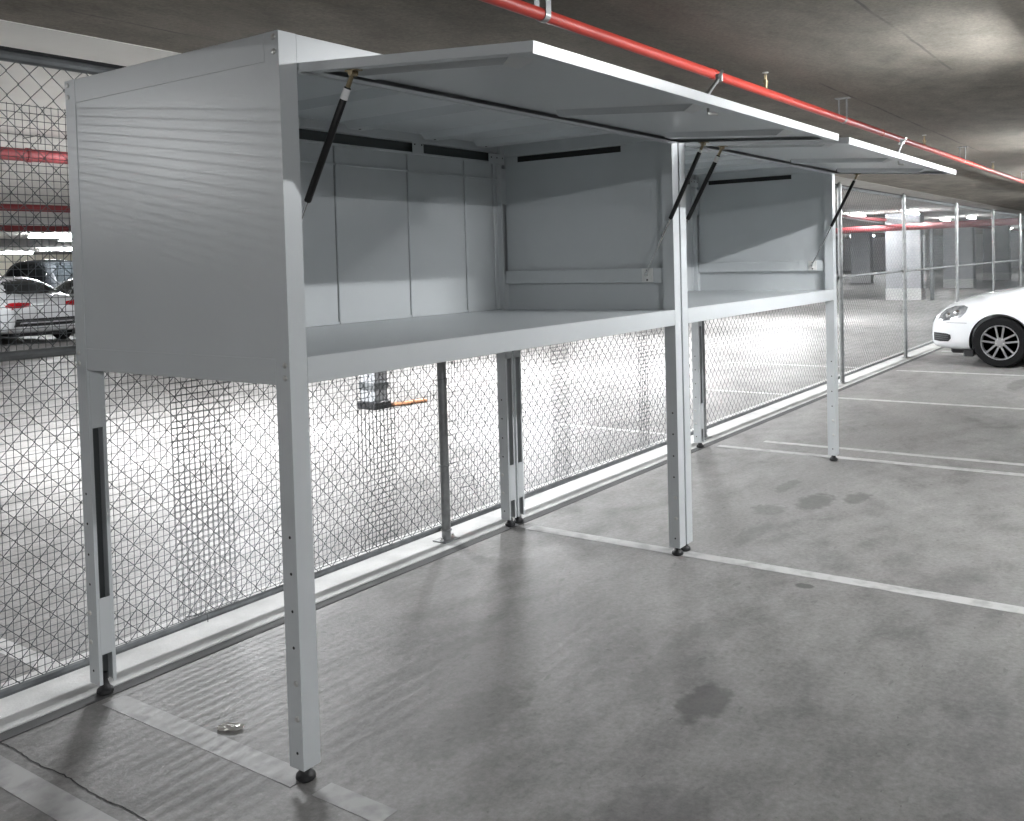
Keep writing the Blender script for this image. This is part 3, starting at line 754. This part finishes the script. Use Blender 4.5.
patch(bv, [(-.50,1.02),(.50,1.02),(.44,1.32),(-.44,1.32)], 'y', 'rear_window', M['glass'], hb, sign=-1, rings=6)
patch(bv, [(-.45,.52),(.45,.52),(.47,.59),(-.47,.59)], 'y', 'grille', M['plastic'], hb, sign=1)
patch(bv, [(-.42,.26),(.42,.26),(.42,.40),(-.42,.40)], 'y', 'lower_grille', M['plastic'], hb, sign=1)
box('underbody', M['plastic'], hb, -.60, .60, -3.1, .60, .14, .30, .02)
box('splash_flap', M['plastic'], hb, -.80, -.62, .30, .42, .12, .2, .01)
tag(hb, 'white hatchback parked nose to the fence at the right edge', 'car')

# sedans and wagon far behind at the left (tail to the camera: nose +y)
def bg_car(name, x, y, rz, mt, label, H=1.45, W_=.90, L=4.5, tail='sedan'):
    t = empty(name, (x, y, 0), rz)
    if tail == 'sedan':
        st = [(0,.40,W_*.72,.62,.45,.86),(.06,.26,W_*.88,.80,.60,.98),(.25,.22,W_*.96,.86,.66,1.03),(.55,.20,W_,.88,.66,1.06),(.95,.19,W_,.90,.60,1.27),(1.45,.18,W_,.92,.58,H-.02),
              (2.1,.18,W_,.92,.58,H),(2.7,.18,W_,.91,.58,H-.08),(3.2,.18,W_,.90,.64,1.15),(3.5,.18,W_*.99,.88,.70,.99),(4.0,.18,W_*.95,.78,.62,.88),(L-.12,.2,W_*.82,.62,.5,.72),(L,.3,W_*.6,.5,.4,.56)]
    else:
        st = [(0,.45,W_*.80,.75,.5,1.1),(.05,.32,W_*.92,.95,.62,1.45),(.3,.28,W_*.98,1.02,.66,H-.06),(1.0,.26,W_,1.05,.66,H),(2.2,.26,W_,1.05,.66,H),(2.8,.26,W_,1.04,.66,H-.1),
              (3.3,.26,W_,1.02,.70,1.22),(3.55,.26,W_*.99,1.0,.74,1.10),(4.1,.26,W_*.96,.95,.70,1.02),(L-.1,.3,W_*.88,.80,.6,.92),(L,.42,W_*.75,.68,.5,.75)]
    b, bvv = car_shell('body', st, mt, t, (.95, L-.85), .33)
    for ya in (.95, L-.85):
        for sx in (-1, 1): wheel(t, sx*(W_-.11), ya, .33, sx, False); arch_liner(t, sx*(W_-.02), ya, .33, sx)
    rw = [(-.58,1.05),(.58,1.05),(.50,1.38),(-.50,1.38)] if tail == 'sedan' else [(-.64,1.08),(.64,1.08),(.56,H-.16),(-.56,H-.16)]
    patch(bvv, rw, 'y', 'rear_window', M['glass'], t, sign=-1, rings=6)
    patch(bvv, [(-.58,1.06 if tail=='sedan' else 1.2),(.58,1.06 if tail=='sedan' else 1.2),(.5,H-.1),(-.5,H-.1)], 'y', 'windscreen', M['glass'], t, sign=1, rings=6)
    for sg in (-1, 1):
        patch(bvv, [(1.0,.97),(2.0,.96),(2.0,H-.11),(1.5,H-.12)] if tail=='sedan' else [(.35,1.1),(1.9,1.1),(1.9,H-.15),(.45,H-.2)], 'x', 'side_window', M['glass'], t, sign=sg)
        patch(bvv, [(2.06,.96),(3.05,.96),(2.6,H-.18),(2.06,H-.11)] if tail=='sedan' else [(1.98,1.1),(3.1,1.1),(2.75,H-.22),(1.98,H-.15)], 'x', 'side_window', M['glass'], t, sign=sg)
        patch(bvv, [(sg*.38,.79),(sg*.84,.76),(sg*.84,.90),(sg*.38,.87)], 'y', 'tail_lamp', M['taillamp'], t, sign=-1)
        patch(bvv, [(.0,.76),(.22,.79),(.20,.87),(.02,.90)], 'x', 'tail_lamp', M['taillamp'], t, sign=sg)
        patch(bvv, [(sg*.45,.66),(sg*.80,.68),(sg*.80,.80),(sg*.45,.76)], 'y', 'headlight', M['lamp'], t, sign=1)
    patch(bvv, [(-.72,.38),(.72,.38),(.68,.54),(-.68,.54)], 'y', 'rear_valance', M['plastic'], t, sign=-1, off=.012)
    patch(bvv, [(-.62,.44),(.62,.44),(.60,.47),(-.60,.47)], 'y', 'valance_trim', M['alloy'], t, sign=-1, off=.02)
    patch(bvv, [(-.6,.55),(.6,.55),(.55,.72),(-.55,.72)], 'y', 'grille', M['plastic'], t, sign=1)
    box('underbody', M['plastic'], t, -.6, .6, .4, L-.4, .16, .35, .02)
    return tag(t, label, 'car', 'cars parked at the far left')
bg_car('sedan', 8.95, 17.7, 0, M['carwhite'], 'white sedan with red tail lamps parked behind the fence at far left', L=4.6)
bg_car('sedan', 11.9, 18.6, 0, M['carwhite'], 'white car half hidden behind the near cabinet at far left', L=4.6)
bg_car('wagon', 15.0, 30.5, PI, M['cardark'], 'dark tall wagon parked behind the white sedan', H=1.95, W_=.95, L=4.8, tail='wagon')
bg_car('sedan', 6.1, 17.4, 0, M['carsilver'], 'pale car mostly outside the picture at far left', L=4.6)

# ---------------------------------------------------------------- litter
bm = bmesh.new(); bmesh.ops.create_icosphere(bm, subdivisions=3, radius=1)
for v in bm.verts:
    k = 1 + random.uniform(-.25, .25)
    v.co = Vector((v.co.x*.040*k, v.co.y*.014*k, max(v.co.z*.011*k, -.006)))
me = bpy.data.meshes.new('crumpled_wrapper'); bm.to_mesh(me); bm.free(); me.materials.append(M['foil'])
o = bpy.data.objects.new('crumpled_wrapper', me); COL.objects.link(o); o.location = (.102, .455, .006); o.rotation_euler = (0,0,-.9)
tag(o, 'small crumpled pale wrapper on the floor behind the nearest leg', 'litter')
